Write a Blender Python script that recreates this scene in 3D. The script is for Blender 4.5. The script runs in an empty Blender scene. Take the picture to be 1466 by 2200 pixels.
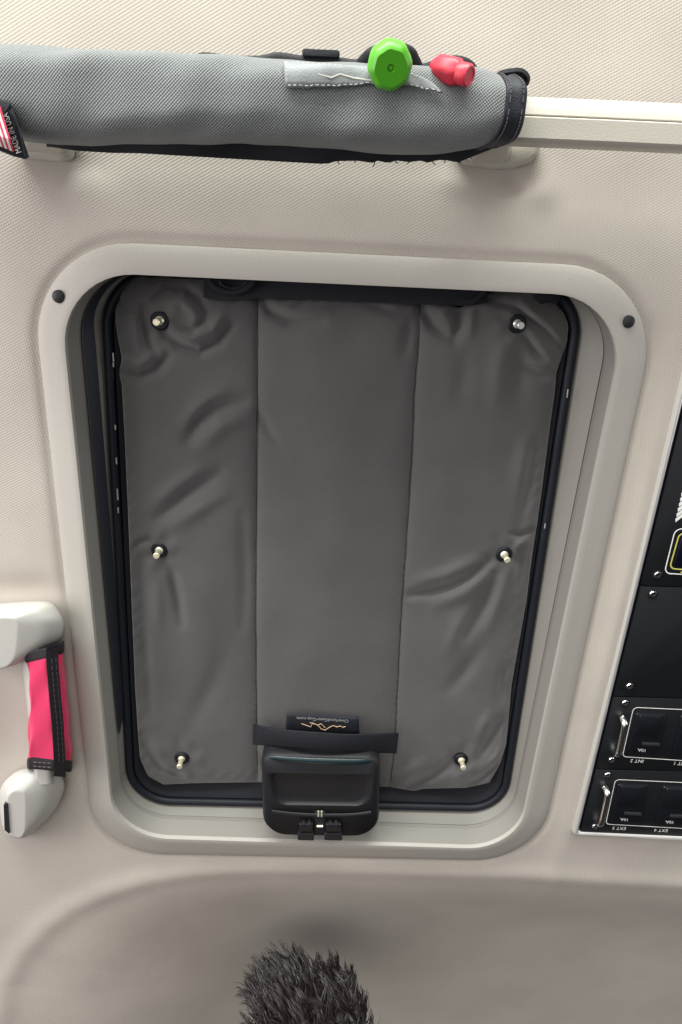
import bpy, math, random
import numpy as np
from mathutils import Matrix, Vector
random.seed(7)
S = bpy.context.scene
COL = S.collection

# ------------------------------------------------------------------ frame of the roof lining
# Everything is modelled in a "roof frame": x right, y forward along the roof, h metres below
# the roof lining.  WORLD turns that into the real world (roof overhead, facing down).
ROOF_Z = 1.45
WORLD = Matrix.Translation((0, 0, ROOF_Z)) @ Matrix.Rotation(math.pi, 4, 'X')

F = 1468.0
def _rot(a, b, c):
    ca, sa, cb, sb, cc, sc = math.cos(a), math.sin(a), math.cos(b), math.sin(b), math.cos(c), math.sin(c)
    return (np.array([[1, 0, 0], [0, ca, -sa], [0, sa, ca]]) @ np.array([[cb, 0, sb], [0, 1, 0], [-sb, 0, cb]])
            @ np.array([[cc, -sc, 0], [sc, cc, 0], [0, 0, 1]]))
RC = _rot(0.3861, -0.0224, 0.0505) @ np.diag([1, -1, -1.0])
TC = np.array([-0.0099, 0.1247, 0.8617])
CAM = -RC.T @ TC

# ------------------------------------------------------------------ camera
cd = bpy.data.cameras.new('camera'); cam = bpy.data.objects.new('camera', cd); COL.objects.link(cam)
cd.sensor_fit = 'HORIZONTAL'; cd.sensor_width = 36.0; cd.lens = 36.0 * F / 1466.0
cd.clip_start = 0.01; cd.clip_end = 50
ax = [RC.T @ np.array(v) for v in ((1, 0, 0), (0, -1, 0), (0, 0, -1.0))]
mm = Matrix.Identity(4)
for j in range(3):
    for i in range(3): mm[i][j] = ax[j][i]
for i in range(3): mm[i][3] = CAM[i]
cam.matrix_world = WORLD @ mm
S.camera = cam

# ------------------------------------------------------------------ light: daylight through the cabin windows, plus added fill
w = bpy.data.worlds.new('World'); S.world = w; w.use_nodes = True
bg = w.node_tree.nodes['Background']
# soft directional fill added in the world: strongest from front left below, dim behind
_n = w.node_tree.nodes; _l = w.node_tree.links
_tc = _n.new('ShaderNodeTexCoord'); _dp = _n.new('ShaderNodeVectorMath'); _dp.operation = 'DOT_PRODUCT'
_dv = Vector((-0.47, -0.64, -0.62)).normalized(); _dp.inputs[1].default_value = _dv
_l.new(_tc.outputs['Generated'], _dp.inputs[0])
_mr = _n.new('ShaderNodeMapRange'); _mr.interpolation_type = 'SMOOTHSTEP'
_mr.inputs[1].default_value = 0.22; _mr.inputs[2].default_value = 1.0; _mr.inputs[3].default_value = 0.03; _mr.inputs[4].default_value = 1.5
_l.new(_dp.outputs['Value'], _mr.inputs[0]); _l.new(_mr.outputs[0], bg.inputs[1])
bg.inputs[0].default_value = (1.0, 0.975, 0.95, 1)
def area_light(name, loc, target, sx, sy, power, color):
    l = bpy.data.lights.new(name, 'AREA'); l.shape = 'RECTANGLE'; l.size = sx; l.size_y = sy
    l.energy = power; l.color = color
    o = bpy.data.objects.new(name, l); COL.objects.link(o)
    a = WORLD @ Vector(loc); b = WORLD @ Vector(target)
    o.matrix_world = Matrix.Translation(a) @ (b - a).to_track_quat('-Z', 'Y').to_matrix().to_4x4()
area_light('windscreen_daylight', (-0.25, 1.9, 0.42), (0, 0.2, 0.0), 1.8, 0.5, 66, (0.97, 1.0, 0.93))
area_light('side_window_daylight', (-1.25, 0.36, 0.50), (0.1, 0.05, 0.0), 1.2, 0.5, 11, (1.0, 0.94, 0.95))
area_light('far_side_fill', (1.45, 0.45, 0.30), (-0.2, 0.15, 0.0), 1.0, 0.4, 5.5, (0.96, 0.97, 1.0))  # unseen fill from the right, added to brighten the hatch's left wall
S.view_settings.view_transform = 'Standard'; S.view_settings.look = 'None'
S.view_settings.exposure = 0.0; S.view_settings.gamma = 1.0; S.view_settings.use_curve_mapping = False
S.render.engine = 'CYCLES'

# ------------------------------------------------------------------ helpers
def P(u, v, h=0.0):
    """the point at depth h whose place was measured at (u, v) in the photograph"""
    d = RC.T @ np.array([(u - 733) / F, (v - 1100) / F, 1.0])
    s = (h - CAM[2]) / d[2]
    return CAM + d * s
def PV(uv, h):
    d = np.stack([(uv[:, 0] - 733) / F, (uv[:, 1] - 1100) / F, np.ones(len(uv))], 1) @ RC
    s = (h - CAM[2]) / d[:, 2]
    return CAM + d * s[:, None]
def lerp(a, b, t): return a + (b - a) * t
def interp(pts, t):
    xs = [p[0] for p in pts]; ys = [p[1] for p in pts]
    return float(np.interp(t, xs, ys))
def smooth_poly(pts, n):
    """Catmull-Rom through pts, n points"""
    p = [np.array(q, float) for q in pts]
    p = [2 * p[0] - p[1]] + p + [2 * p[-1] - p[-2]]
    out = []
    m = len(p) - 3
    for k in range(n):
        t = k / (n - 1) * m; i = min(int(t), m - 1); f = t - i
        a, b, c, d = p[i:i + 4]
        out.append(0.5 * (2 * b + (c - a) * f + (2 * a - 5 * b + 4 * c - d) * f * f + (3 * b - a - 3 * c + d) * f ** 3))
    return out

class MB:
    def __init__(s): s.v = []; s.f = []; s.uv = None
    def add(s, vs, fs):
        o = len(s.v); s.v += [tuple(map(float, q)) for q in vs]; s.f += [tuple(i + o for i in f) for f in fs]; return s
    def loft(s, rings, closed=True, cap0=False, cap1=False):
        n = len(rings[0]); vs = [q for r in rings for q in r]; fs = []
        for k in range(len(rings) - 1):
            for i in range(n if closed else n - 1):
                j = (i + 1) % n
                fs.append((k * n + i, k * n + j, (k + 1) * n + j, (k + 1) * n + i))
        if cap0: fs.append(tuple(range(n))[::-1])
        if cap1: fs.append(tuple((len(rings) - 1) * n + i for i in range(n)))
        return s.add(vs, fs)
    def grid(s, g):
        a, b = len(g), len(g[0]); vs = [q for r in g for q in r]
        return s.add(vs, [(i * b + j, i * b + j + 1, (i + 1) * b + j + 1, (i + 1) * b + j) for i in range(a - 1) for j in range(b - 1)])
    def tube(s, path, rad, n=10, closed=False, flat=1.0, up=(0, 0, 1)):
        path = [np.array(q, float) for q in path]; m = len(path); rings = []
        for k in range(m):
            a = path[(k - 1) % m] if (closed or k > 0) else path[k]
            b = path[(k + 1) % m] if (closed or k < m - 1) else path[k]
            t = b - a; t /= (np.linalg.norm(t) + 1e-12)
            e1 = np.cross(t, np.array(up, float))
            if np.linalg.norm(e1) < 1e-4: e1 = np.cross(t, np.array([1, 0.3, 0]))
            e1 /= np.linalg.norm(e1); e2 = np.cross(e1, t)
            r = rad[k] if hasattr(rad, '__len__') else rad
            rings.append([path[k] + r * (math.cos(q) * e1 + flat * math.sin(q) * e2) for q in np.linspace(0, 2 * math.pi, n, endpoint=False)])
        if closed: rings.append(rings[0]); return s.loft(rings)
        return s.loft(rings, cap0=True, cap1=True)
    def prism(s, loop, dh, inset=0.0):
        """closed loop of 3-D points pushed by dh along +h, top edge drawn in by inset"""
        L = [np.array(q, float) for q in loop]; c = sum(L) / len(L)
        def ins(q, a): d = c - q; d[2] = 0; nd = np.linalg.norm(d); return q + d / (nd + 1e-9) * a
        up = np.array([0, 0, 1.0])
        rings = [L, [q + up * (dh - inset * math.copysign(1, dh)) for q in L], [ins(q, inset * .35) + up * (dh - inset * .3 * math.copysign(1, dh)) for q in L], [ins(q, inset) + up * dh for q in L]]
        if inset == 0: rings = [L, [q + up * dh for q in L]]
        return s.loft(rings, cap0=True, cap1=True)
    def lathe(s, c, prof, n=20, axis=(0, 0, 1)):
        """prof: (radius, offset along axis)"""
        a = np.array(axis, float); a /= np.linalg.norm(a)
        e1 = np.cross(a, (0.0, 1.0, 0.1)); e1 /= np.linalg.norm(e1); e2 = np.cross(a, e1); c = np.array(c, float)
        rings = [[c + a * z + r * (math.cos(q) * e1 + math.sin(q) * e2) for q in np.linspace(0, 2 * math.pi, n, endpoint=False)] for r, z in prof]
        return s.loft(rings, cap0=True, cap1=True)
    def ribbon(s, path, width, thick, wdir):
        """flat strap: path points, width vector direction wdir, thickness along the normal"""
        path = [np.array(q, float) for q in path]; rings = []
        for k in range(len(path)):
            t = path[min(k + 1, len(path) - 1)] - path[max(k - 1, 0)]; t /= np.linalg.norm(t)
            wd = np.array(wdir[k] if hasattr(wdir[0], '__len__') else wdir, float); wd = wd - t * (wd @ t); wd /= np.linalg.norm(wd)
            nn = np.cross(t, wd)
            a = path[k]; hw = width / 2
            rings.append([a - wd * hw - nn * thick / 2, a + wd * hw - nn * thick / 2, a + wd * hw + nn * thick / 2, a - wd * hw + nn * thick / 2])
        return s.loft(rings, cap0=True, cap1=True)

def fix_normals(me):
    import bmesh
    bm = bmesh.new(); bm.from_mesh(me); bmesh.ops.recalc_face_normals(bm, faces=bm.faces); bm.to_mesh(me); bm.free()
def obj(name, mb, mat, parent=None, smooth=True, bevel=0, angle=40, subsurf=0, fix=True):
    me = bpy.data.meshes.new(name); me.from_pydata(mb.v, [], mb.f); me.update()
    if mb.uv is not None:
        ul = me.uv_layers.new(name='UVMap')
        idx = np.empty(len(me.loops), dtype=np.int32); me.loops.foreach_get('vertex_index', idx)
        ul.data.foreach_set('uv', np.array(mb.uv, dtype=np.float32)[idx].ravel())
    if fix: fix_normals(me)
    me.materials.append(mat)
    o = bpy.data.objects.new(name, me); COL.objects.link(o)
    if parent is None: o.matrix_world = WORLD
    else:
        o.parent = parent
        if parent.parent is None and parent.type == 'EMPTY': o.location = -Vector(parent['_base'])
    if smooth:
        me.shade_smooth()
        me.set_sharp_from_angle(angle=math.radians(angle))
    if bevel:
        b = o.modifiers.new('bevel', 'BEVEL'); b.width = bevel; b.segments = 3; b.limit_method = 'ANGLE'; b.angle_limit = math.radians(35)
        b.harden_normals = False
    if subsurf:
        q = o.modifiers.new('subd', 'SUBSURF'); q.levels = q.render_levels = subsurf
    return o
THINGS = []
def thing(name, label, cat, base, group=None):
    o = bpy.data.objects.new(name, None); COL.objects.link(o); o.empty_display_size = 0.02
    o['_base'] = [float(x) for x in base]; o['label'] = label; o['category'] = cat
    if group: o['group'] = group
    o.matrix_world = WORLD @ Matrix.Translation(Vector(o['_base'])); THINGS.append(o)
    return o
def lettering(name, txt, a, b, up, mat, parent, n=(0, 0, 1), depth=0.0004, shear=0.0, squash=None, place=None):
    """text whose baseline runs from a to b (3-D), 'up' gives the side of the letter tops"""
    cu = bpy.data.curves.new(name, 'FONT'); cu.body = txt; cu.extrude = 0.0; cu.shear = shear; cu.resolution_u = 3
    to = bpy.data.objects.new(name, cu); COL.objects.link(to); bpy.context.view_layer.update()
    me = bpy.data.meshes.new_from_object(to.evaluated_get(bpy.context.evaluated_depsgraph_get()))
    bpy.data.objects.remove(to)
    vs = np.array([v.co[:] for v in me.vertices]); fs = [tuple(p.vertices) for p in me.polygons]
    x0, x1 = vs[:, 0].min(), vs[:, 0].max(); y0, y1 = vs[:, 1].min(), vs[:, 1].max()
    a = np.array(a, float); b = np.array(b, float); up = np.array(up, float)
    mb = MB()
    X = (vs[:, 0] - x0) / (x1 - x0)
    if squash is None:
        L = np.linalg.norm(b - a); uh = up / np.linalg.norm(up) * L / (x1 - x0); Y = vs[:, 1]
    else: uh = up / np.linalg.norm(up) * squash / 0.7; Y = vs[:, 1]
    pts = a[None] + X[:, None] * (b - a)[None] + Y[:, None] * uh[None]
    if place is not None: pts = np.array([place(q) for q in pts])
    mb.add(pts, fs)
    return obj(name, mb, mat, parent, smooth=False, fix=False)

def rquad(corners, hs, radii, na=12, ns=10):
    """rounded four-sided loop; corners TL, TR, BR, BL as measured places, heights and radii (m) per corner"""
    if not hasattr(hs, '__len__'): hs = [hs] * 4
    if not hasattr(radii, '__len__'): radii = [radii] * 4
    C = [P(c[0], c[1], h) for c, h in zip(corners, hs)]
    return rpoly(C, radii, na, ns)
def rpoly(C, radii, na=12, ns=10):
    n = len(C); T = []
    for i in range(n):
        a = C[i - 1] - C[i]; b = C[(i + 1) % n] - C[i]
        la, lb = np.linalg.norm(a), np.linalg.norm(b); a = a / la; b = b / lb
        th = math.acos(max(-1, min(1, a @ b))); t = min(radii[i] / math.tan(th / 2), la * .49, lb * .49)
        T.append((C[i] + a * t, C[i], C[i] + b * t))
    out = []
    for i in range(n):
        p0, c, p3 = T[i]; c1 = lerp(p0, c, .5523); c2 = lerp(p3, c, .5523)
        for k in range(na + 1):
            s = k / na
            out.append((1 - s) ** 3 * p0 + 3 * s * (1 - s) ** 2 * c1 + 3 * s * s * (1 - s) * c2 + s ** 3 * p3)
        q = T[(i + 1) % n][0]
        for k in range(1, ns): out.append(lerp(p3, q, k / ns))
    return out

# ------------------------------------------------------------------ materials
def mat(name, col, rough=0.6, metal=0.0, spec=0.4, noise=None, bump=None, sheen=0.0, coat=0.0):
    """noise=(scale, amount) mottles the colour; bump=(scale, distance) roughens the surface"""
    m = bpy.data.materials.new(name); m.use_nodes = True; nt = m.node_tree; b = nt.nodes['Principled BSDF']
    b.inputs['Base Color'].default_value = (*col, 1); b.inputs['Roughness'].default_value = rough
    b.inputs['Metallic'].default_value = metal; b.inputs['Specular IOR Level'].default_value = spec
    b.inputs['Sheen Weight'].default_value = sheen; b.inputs['Coat Weight'].default_value = coat
    tc = nt.nodes.new('ShaderNodeTexCoord')
    if noise:
        nz = nt.nodes.new('ShaderNodeTexNoise'); nz.inputs['Scale'].default_value = noise[0]; nz.inputs['Detail'].default_value = 3
        nt.links.new(tc.outputs['Object'], nz.inputs['Vector'])
        mr = nt.nodes.new('ShaderNodeMapRange'); mr.inputs[1].default_value = .3; mr.inputs[2].default_value = .7
        mr.inputs[3].default_value = 1 - noise[1]; mr.inputs[4].default_value = 1 + noise[1]
        nt.links.new(nz.outputs['Fac'], mr.inputs[0])
        vm = nt.nodes.new('ShaderNodeVectorMath'); vm.operation = 'SCALE'; vm.inputs[0].default_value = col
        nt.links.new(mr.outputs[0], vm.inputs['Scale']); nt.links.new(vm.outputs[0], b.inputs['Base Color'])
    if bump:
        nz = nt.nodes.new('ShaderNodeTexNoise'); nz.inputs['Scale'].default_value = bump[0]; nz.inputs['Detail'].default_value = 2
        nt.links.new(tc.outputs['Object'], nz.inputs['Vector'])
        bp = nt.nodes.new('ShaderNodeBump'); bp.inputs['Distance'].default_value = bump[1]; bp.inputs['Strength'].default_value = 1
        nt.links.new(nz.outputs['Fac'], bp.inputs['Height']); nt.links.new(bp.outputs[0], b.inputs['Normal'])
    return m
def weave_mat(name, col, dark, pitch, dist, coord='Object', rot=0.0, rough=0.85, aspect=1.0, sheen=0.1, warp=0.0, mott=0.06, grain=.9):
    """woven cloth: product of two sine fields gives raised yarns in staggered rows"""
    m = bpy.data.materials.new(name); m.use_nodes = True; nt = m.node_tree; b = nt.nodes['Principled BSDF']
    N = nt.nodes.new; L = nt.links.new
    b.inputs['Roughness'].default_value = rough; b.inputs['Specular IOR Level'].default_value = .25; b.inputs['Sheen Weight'].default_value = sheen
    tc = N('ShaderNodeTexCoord'); mp = N('ShaderNodeMapping'); mp.inputs['Rotation'].default_value = (0, 0, rot)
    L(tc.outputs[coord], mp.inputs['Vector'])
    vec = mp.outputs[0]
    if warp:
        nz = N('ShaderNodeTexNoise'); nz.inputs['Scale'].default_value = 14; L(tc.outputs[coord], nz.inputs['Vector'])
        sc = N('ShaderNodeVectorMath'); sc.operation = 'SCALE'; sc.inputs['Scale'].default_value = warp; L(nz.outputs['Color'], sc.inputs[0])
        ad = N('ShaderNodeVectorMath'); ad.operation = 'ADD'; L(vec, ad.inputs[0]); L(sc.outputs[0], ad.inputs[1]); vec = ad.outputs[0]
    sp = N('ShaderNodeSeparateXYZ'); L(vec, sp.inputs[0])
    def sn(out, k):
        q = N('ShaderNodeMath'); q.operation = 'MULTIPLY'; q.inputs[1].default_value = k; L(out, q.inputs[0])
        r = N('ShaderNodeMath'); r.operation = 'SINE'; L(q.outputs[0], r.inputs[0]); return r.outputs[0]
    k = 2 * math.pi / pitch
    pr = N('ShaderNodeMath'); pr.operation = 'MULTIPLY'; L(sn(sp.outputs[0], k), pr.inputs[0]); L(sn(sp.outputs[1], k * aspect), pr.inputs[1])
    fn = N('ShaderNodeTexNoise'); fn.inputs['Scale'].default_value = 900; fn.inputs['Detail'].default_value = 2; L(tc.outputs['Object'], fn.inputs['Vector'])
    ma = N('ShaderNodeMath'); ma.operation = 'MULTIPLY_ADD'; ma.inputs[1].default_value = grain; L(fn.outputs['Fac'], ma.inputs[0]); L(pr.outputs[0], ma.inputs[2])
    bp = N('ShaderNodeBump'); bp.inputs['Distance'].default_value = dist; L(ma.outputs[0], bp.inputs['Height']); L(bp.outputs[0], b.inputs['Normal'])
    mr = N('ShaderNodeMapRange'); mr.inputs[1].default_value = -.6; mr.inputs[2].default_value = .9; L(ma.outputs[0], mr.inputs[0])
    mx = N('ShaderNodeMix'); mx.data_type = 'RGBA'; L(mr.outputs[0], mx.inputs[0]); mx.inputs[6].default_value = (*dark, 1); mx.inputs[7].default_value = (*col, 1)
    ln = N('ShaderNodeTexNoise'); ln.inputs['Scale'].default_value = 9; ln.inputs['Detail'].default_value = 4; L(tc.outputs['Object'], ln.inputs['Vector'])
    m2 = N('ShaderNodeMapRange'); m2.inputs[1].default_value = .3; m2.inputs[2].default_value = .7; m2.inputs[3].default_value = 1 - mott; m2.inputs[4].default_value = 1 + mott
    L(ln.outputs['Fac'], m2.inputs[0])
    vs = N('ShaderNodeVectorMath'); vs.operation = 'SCALE'; L(mx.outputs[2], vs.inputs[0]); L(m2.outputs[0], vs.inputs['Scale'])
    L(vs.outputs[0], b.inputs['Base Color'])
    return m

M_head = weave_mat('headliner_cloth', (.515, .472, .422), (.44, .40, .355), .0033, .00012, rot=math.radians(24), aspect=.75, warp=.0008)
M_bezel = mat('bezel_plastic', (.405, .385, .35), .62, spec=.3, noise=(800, .07), bump=(1300, .00012))
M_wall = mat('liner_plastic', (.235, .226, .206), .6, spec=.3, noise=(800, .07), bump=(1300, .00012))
M_bar = mat('beige_plastic', (.50, .47, .41), .5, spec=.35, noise=(1200, .04), bump=(700, .0002))
M_grip = mat('grip_plastic', (.50, .49, .46), .45, spec=.4, noise=(900, .03), bump=(1500, .00006))
M_rubber = mat('black_rubber', (.009, .011, .017), .5, spec=.28)
M_strip = mat('black_strip', (.014, .017, .026), .5, spec=.5)
M_shade = weave_mat('shade_cloth', (.096, .092, .092), (.060, .057, .059), .0024, .00020, rough=.8, sheen=.4, mott=.08, grain=1.7)
M_binding = mat('black_binding', (.010, .011, .016), .75, spec=.3, bump=(900, .0003))
M_web = mat('black_webbing', (.013, .014, .02), .7, spec=.3, bump=(1300, .0004), noise=(700, .3))
M_thread = mat('dark_thread', (.03, .03, .033), .8)
M_brass = mat('brass', (.92, .86, .64), .38, metal=.6)
M_chrome = mat('chrome', (.8, .8, .78), .12, metal=1.0)
M_trim = mat('trim_metal', (.66, .65, .63), .3, metal=.45)
M_latch = mat('latch_plastic', (.013, .013, .016), .5, spec=.35, noise=(900, .15), bump=(1500, .0001))
M_latch_sheen = mat('latch_sky_sheen', (.008, .026, .031), .3, spec=.6)  # teal sheen of the sky put into the ridge's base colour
M_plug = mat('plug_plastic', (.018, .019, .022), .45)
M_sleeve = weave_mat('sleeve_cordura', (.235, .25, .252), (.078, .085, .09), .0027, .00035, coord='UV', rough=.75, sheen=.2, mott=.05)
M_sleeve_lining = mat('sleeve_lining', (.012, .013, .018), .8, bump=(700, .0004))
M_band = mat('band_webbing', (.016, .019, .028), .6, spec=.4, bump=(900, .0005))
M_patch = mat('patch_cloth', (.20, .215, .225), .5, spec=.5, bump=(600, .0003))
M_pale = mat('pale_ink', (.55, .53, .47), .6)
M_tagblack = mat('tag_cloth', (.016, .018, .026), .7, bump=(1200, .0003))
M_white = mat('white_print', (.78, .78, .76), .6)
M_red = mat('red_print', (.62, .045, .10), .6)
M_gold = mat('gold_thread', (.62, .43, .26), .6)
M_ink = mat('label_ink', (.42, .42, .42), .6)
M_green = mat('green_plastic', (.095, .43, .02), .38, spec=.5)
for _m in (M_green,):
    _b = _m.node_tree.nodes['Principled BSDF']; _b.inputs['Subsurface Weight'].default_value = .35; _b.inputs['Subsurface Radius'].default_value = (.004, .006, .002)
M_redpl = mat('red_plastic', (.62, .03, .06), .42, spec=.5)
M_elastic = mat('black_elastic', (.014, .015, .019), .65, bump=(1500, .0004))
M_pink = mat('pink_cloth', (.62, .022, .10), .85, sheen=.1, bump=(1600, .0003), noise=(900, .06))
M_hem = mat('hem_cloth', (.016, .013, .017), .8, bump=(1200, .0005), noise=(600, .3))
M_stitch = mat('stitch_thread', (.11, .09, .10), .8)
M_panel = mat('panel_black', (.0075, .0085, .0105), .42, spec=.4, bump=(1800, .00005))
M_switch = mat('switch_black', (.008, .009, .013), .3, spec=.5)
M_slot = mat('switch_slot', (.03, .032, .036), .35)
M_hole = mat('port_dark', (.004, .005, .012), .25)
M_yellow = mat('yellow_line', (.52, .50, .12), .5)
M_skin = mat('skin', (.62, .46, .36), .55, spec=.4, noise=(60, .06), bump=(500, .0003))
M_hair = mat('hair', (.020, .014, .014), .42, spec=.5, noise=(160, .55))
M_hair_g = mat('hair_grey', (.26, .23, .21), .4, spec=.6)

# ================================================================== ROOF LINING
A_corn = [(58, 511), (1433, 578), (1155, 1850), (205, 1833)]
A_rad = [.108, .108, .10, .10]
loopA = rquad(A_corn, 0.0, A_rad)
ledge_px = [(10, 2420), (30, 2240), (50, 2120), (85, 2060), (130, 2012), (180, 1975), (250, 1945), (330, 1922), (430, 1908), (560, 1903), (700, 1903), (900, 1909),
            (1100, 1916), (1300, 1928), (1466, 1936), (1700, 1946)]
ledge = PV(np.array(ledge_px, float), 0.0)[:, :2]
def seg_dist(pts, poly):
    """distance to polyline and the side (positive = below the line in the photograph)"""
    best = np.full(len(pts), 1e9); side = np.zeros(len(pts))
    for a, b in zip(poly[:-1], poly[1:]):
        d = b - a; L2 = d @ d
        t = np.clip(((pts - a) @ d) / L2, 0, 1); q = a + t[:, None] * d; r = pts - q
        dist = np.hypot(r[:, 0], r[:, 1]); cr = d[0] * r[:, 1] - d[1] * r[:, 0]
        m = dist < best - 1e-9; best[m] = dist[m]; side[m] = -np.sign(cr[m])
    return best * side
def inside(pts, poly):
    x, y = pts[:, 0], pts[:, 1]; c = np.zeros(len(pts), bool); n = len(poly)
    for i in range(n):
        x1, y1 = poly[i][:2]; x2, y2 = poly[i - 1][:2]
        if abs(y2 - y1) < 1e-12: continue
        c ^= ((y1 > y) != (y2 > y)) & (x < (x2 - x1) * (y - y1) / (y2 - y1) + x1)
    return c
def poly_dist(pts, poly):
    best = np.full(len(pts), 1e9)
    for i in range(len(poly)):
        a = np.array(poly[i - 1][:2]); b = np.array(poly[i][:2]); d = b - a
        L2 = d @ d
        if L2 < 1e-12: continue
        t = np.clip(((pts - a) @ d) / L2, 0, 1); r = pts - (a + t[:, None] * d)
        best = np.minimum(best, np.hypot(r[:, 0], r[:, 1]))
    return best
def gauss(pts, u, v, sx, sy, amp, rot=0):
    c = P(u, v)[:2]; d = pts - c; cr, sr = math.cos(rot), math.sin(rot)
    a = d[:, 0] * cr + d[:, 1] * sr; b = -d[:, 0] * sr + d[:, 1] * cr
    return amp * np.exp(-(a / sx) ** 2 - (b / sy) ** 2)
def roof_height(pts):
    d = seg_dist(pts, ledge); k = .030
    xl = np.clip((pts[:, 0] - P(40, 1980)[0]) / (P(620, 1980)[0] - P(40, 1980)[0]), 0, 1); xl = .16 + .84 * xl * xl * (3 - 2 * xl)
    h = -.62 * xl * k * np.logaddexp(0, d / k)                       # the lining turns up and away behind the ledge
    h += .47 * xl * .06 * np.logaddexp(0, (d - .20) / .06)
    h += .0045 * np.exp(-((d + .03) / .022) ** 2)               # soft roll just before it
    h += gauss(pts, 1330, 1300, .016, .34, .007, math.radians(0))  # crown of the strip beside the switch panel
    h += gauss(pts, 1105, 385, .022, .012, -.006) + gauss(pts, 1160, 400, .016, .022, .004, .6)
    h += gauss(pts, 1020, 395, .03, .012, .003)
    h += gauss(pts, 150, 360, .03, .012, -.003)
    h += gauss(pts, 55, 1270, .05, .02, -.006) + gauss(pts, 20, 1550, .035, .10, -.006)
    h += .0004 * np.exp(-np.clip(d + .06, 0, 9) / .03) * np.sin(pts[:, 0] * 31 + 2 * np.sin(pts[:, 1] * 9)) * np.sin(pts[:, 1] * 23 + 1.3 * np.sin(pts[:, 0] * 13))
    h += .010 * np.clip((pts[:, 1] - .80) / .3, 0, 1) ** 2
    return h
step = .0045
xs = np.r_[np.arange(-1.3, -.62, .03), np.arange(-.62, .64, step), np.arange(.645, 1.35, .03)]
ys = np.r_[np.arange(-2.4, -.84, .03), np.arange(-.83, .93, step), np.arange(.935, 1.3, .03)]
gx, gy = np.meshgrid(xs, ys); pts = np.stack([gx.ravel(), gy.ravel()], 1)
hh = roof_height(pts)
pd = poly_dist(pts, loopA); ins = inside(pts, loopA)
hh = hh - .004 * np.exp(-(pd / .006) ** 2)
hole = ins & (pd > .012)
mb = MB(); nx, ny = len(xs), len(ys)
mb.v = [(float(a), float(b), float(c)) for (a, b), c in zip(pts, hh)]
hv = hole.reshape(ny, nx)
for j in range(ny - 1):
    for i in range(nx - 1):
        if not (hv[j, i] or hv[j, i + 1] or hv[j + 1, i] or hv[j + 1, i + 1]):
            mb.f.append((j * nx + i, j * nx + i + 1, (j + 1) * nx + i + 1, (j + 1) * nx + i))
roof = obj('ceiling', mb, M_head, fix=False, angle=180); roof['kind'] = 'structure'

# ================================================================== ROOF HATCH
sun = thing('roof_hatch', 'large rounded grey roof hatch frame set in the beige headliner', 'roof hatch', P(700, 1200, 0))
B_corn = [(123, 582), (1358, 639), (1112, 1826), (246, 1799)]
C_corn = [(159, 574), (1330, 629), (1094, 1779), (268, 1751)]
D_corn = [(214, 570), (1262, 606), (1086, 1742), (275, 1724)]
loopB = rquad(B_corn, .014, [.078, .082, .075, .078])
loopC = rquad(C_corn, [-.014, -.014, -.010, -.010], [.075, .076, .070, .066])
loopD = rquad(D_corn, [-.046, -.046, -.028, -.028], [.070, .062, .056, .064])
def mixl(a, b, t, dh=0.0): return [lerp(p, q, t) + np.array([0, 0, dh]) for p, q in zip(a, b)]
low = [q + np.array([0, 0, -.010]) for q in loopA]
mb = MB().loft([low, [q + np.array([0, 0, .0005]) for q in loopA], mixl(loopA, loopB, .06, .002), mixl(loopA, loopB, .3, .0016), mixl(loopA, loopB, .78, .0018),
                mixl(loopA, loopB, .93, .001), loopB, mixl(loopB, loopC, .06, -.0006), mixl(loopB, loopC, .14, -.001)])
obj('bezel', mb, M_bezel, sun, angle=60)
lc2 = mixl(loopC, loopD, .0)
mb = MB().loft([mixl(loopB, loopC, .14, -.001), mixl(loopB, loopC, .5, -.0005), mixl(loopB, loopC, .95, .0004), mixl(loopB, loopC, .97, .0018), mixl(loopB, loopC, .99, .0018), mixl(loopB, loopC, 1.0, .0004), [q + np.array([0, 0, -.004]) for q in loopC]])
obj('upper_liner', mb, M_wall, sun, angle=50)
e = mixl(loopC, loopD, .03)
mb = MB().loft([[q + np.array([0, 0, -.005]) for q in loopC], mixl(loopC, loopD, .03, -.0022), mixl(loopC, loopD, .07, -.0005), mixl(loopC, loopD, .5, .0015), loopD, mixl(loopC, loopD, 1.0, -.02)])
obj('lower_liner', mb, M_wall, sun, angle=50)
# rubber seal: a round bead running round the opening
cen = sum(loopD) / len(loopD)
def inward(loop, a, dh=0.0):
    out = []; n = len(loop)
    for i in range(n):
        t = loop[(i + 1) % n] - loop[i - 1]; nn = np.array([-t[1], t[0], 0]); nn /= (np.linalg.norm(nn) + 1e-9)
        if nn @ (cen - loop[i]) < 0: nn = -nn
        out.append(loop[i] + nn * a + np.array([0, 0, dh]))
    return out
bead = []
for q in np.linspace(math.radians(200), math.radians(-60), 10):
    bead.append(inward(loopD, .0055 + .0055 * math.cos(q), .001 + .0055 * math.sin(q)))
mb = MB().loft(bead + [inward(loopD, .013, -.010), inward(loopD, .03, -.026)])
obj('seal', mb, M_rubber, sun, angle=60)
mb = MB().add(inward(loopD, .028, -.0265), [tuple(range(len(loopD)))])
obj('glass_pane', mb, M_hole, sun)
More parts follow.
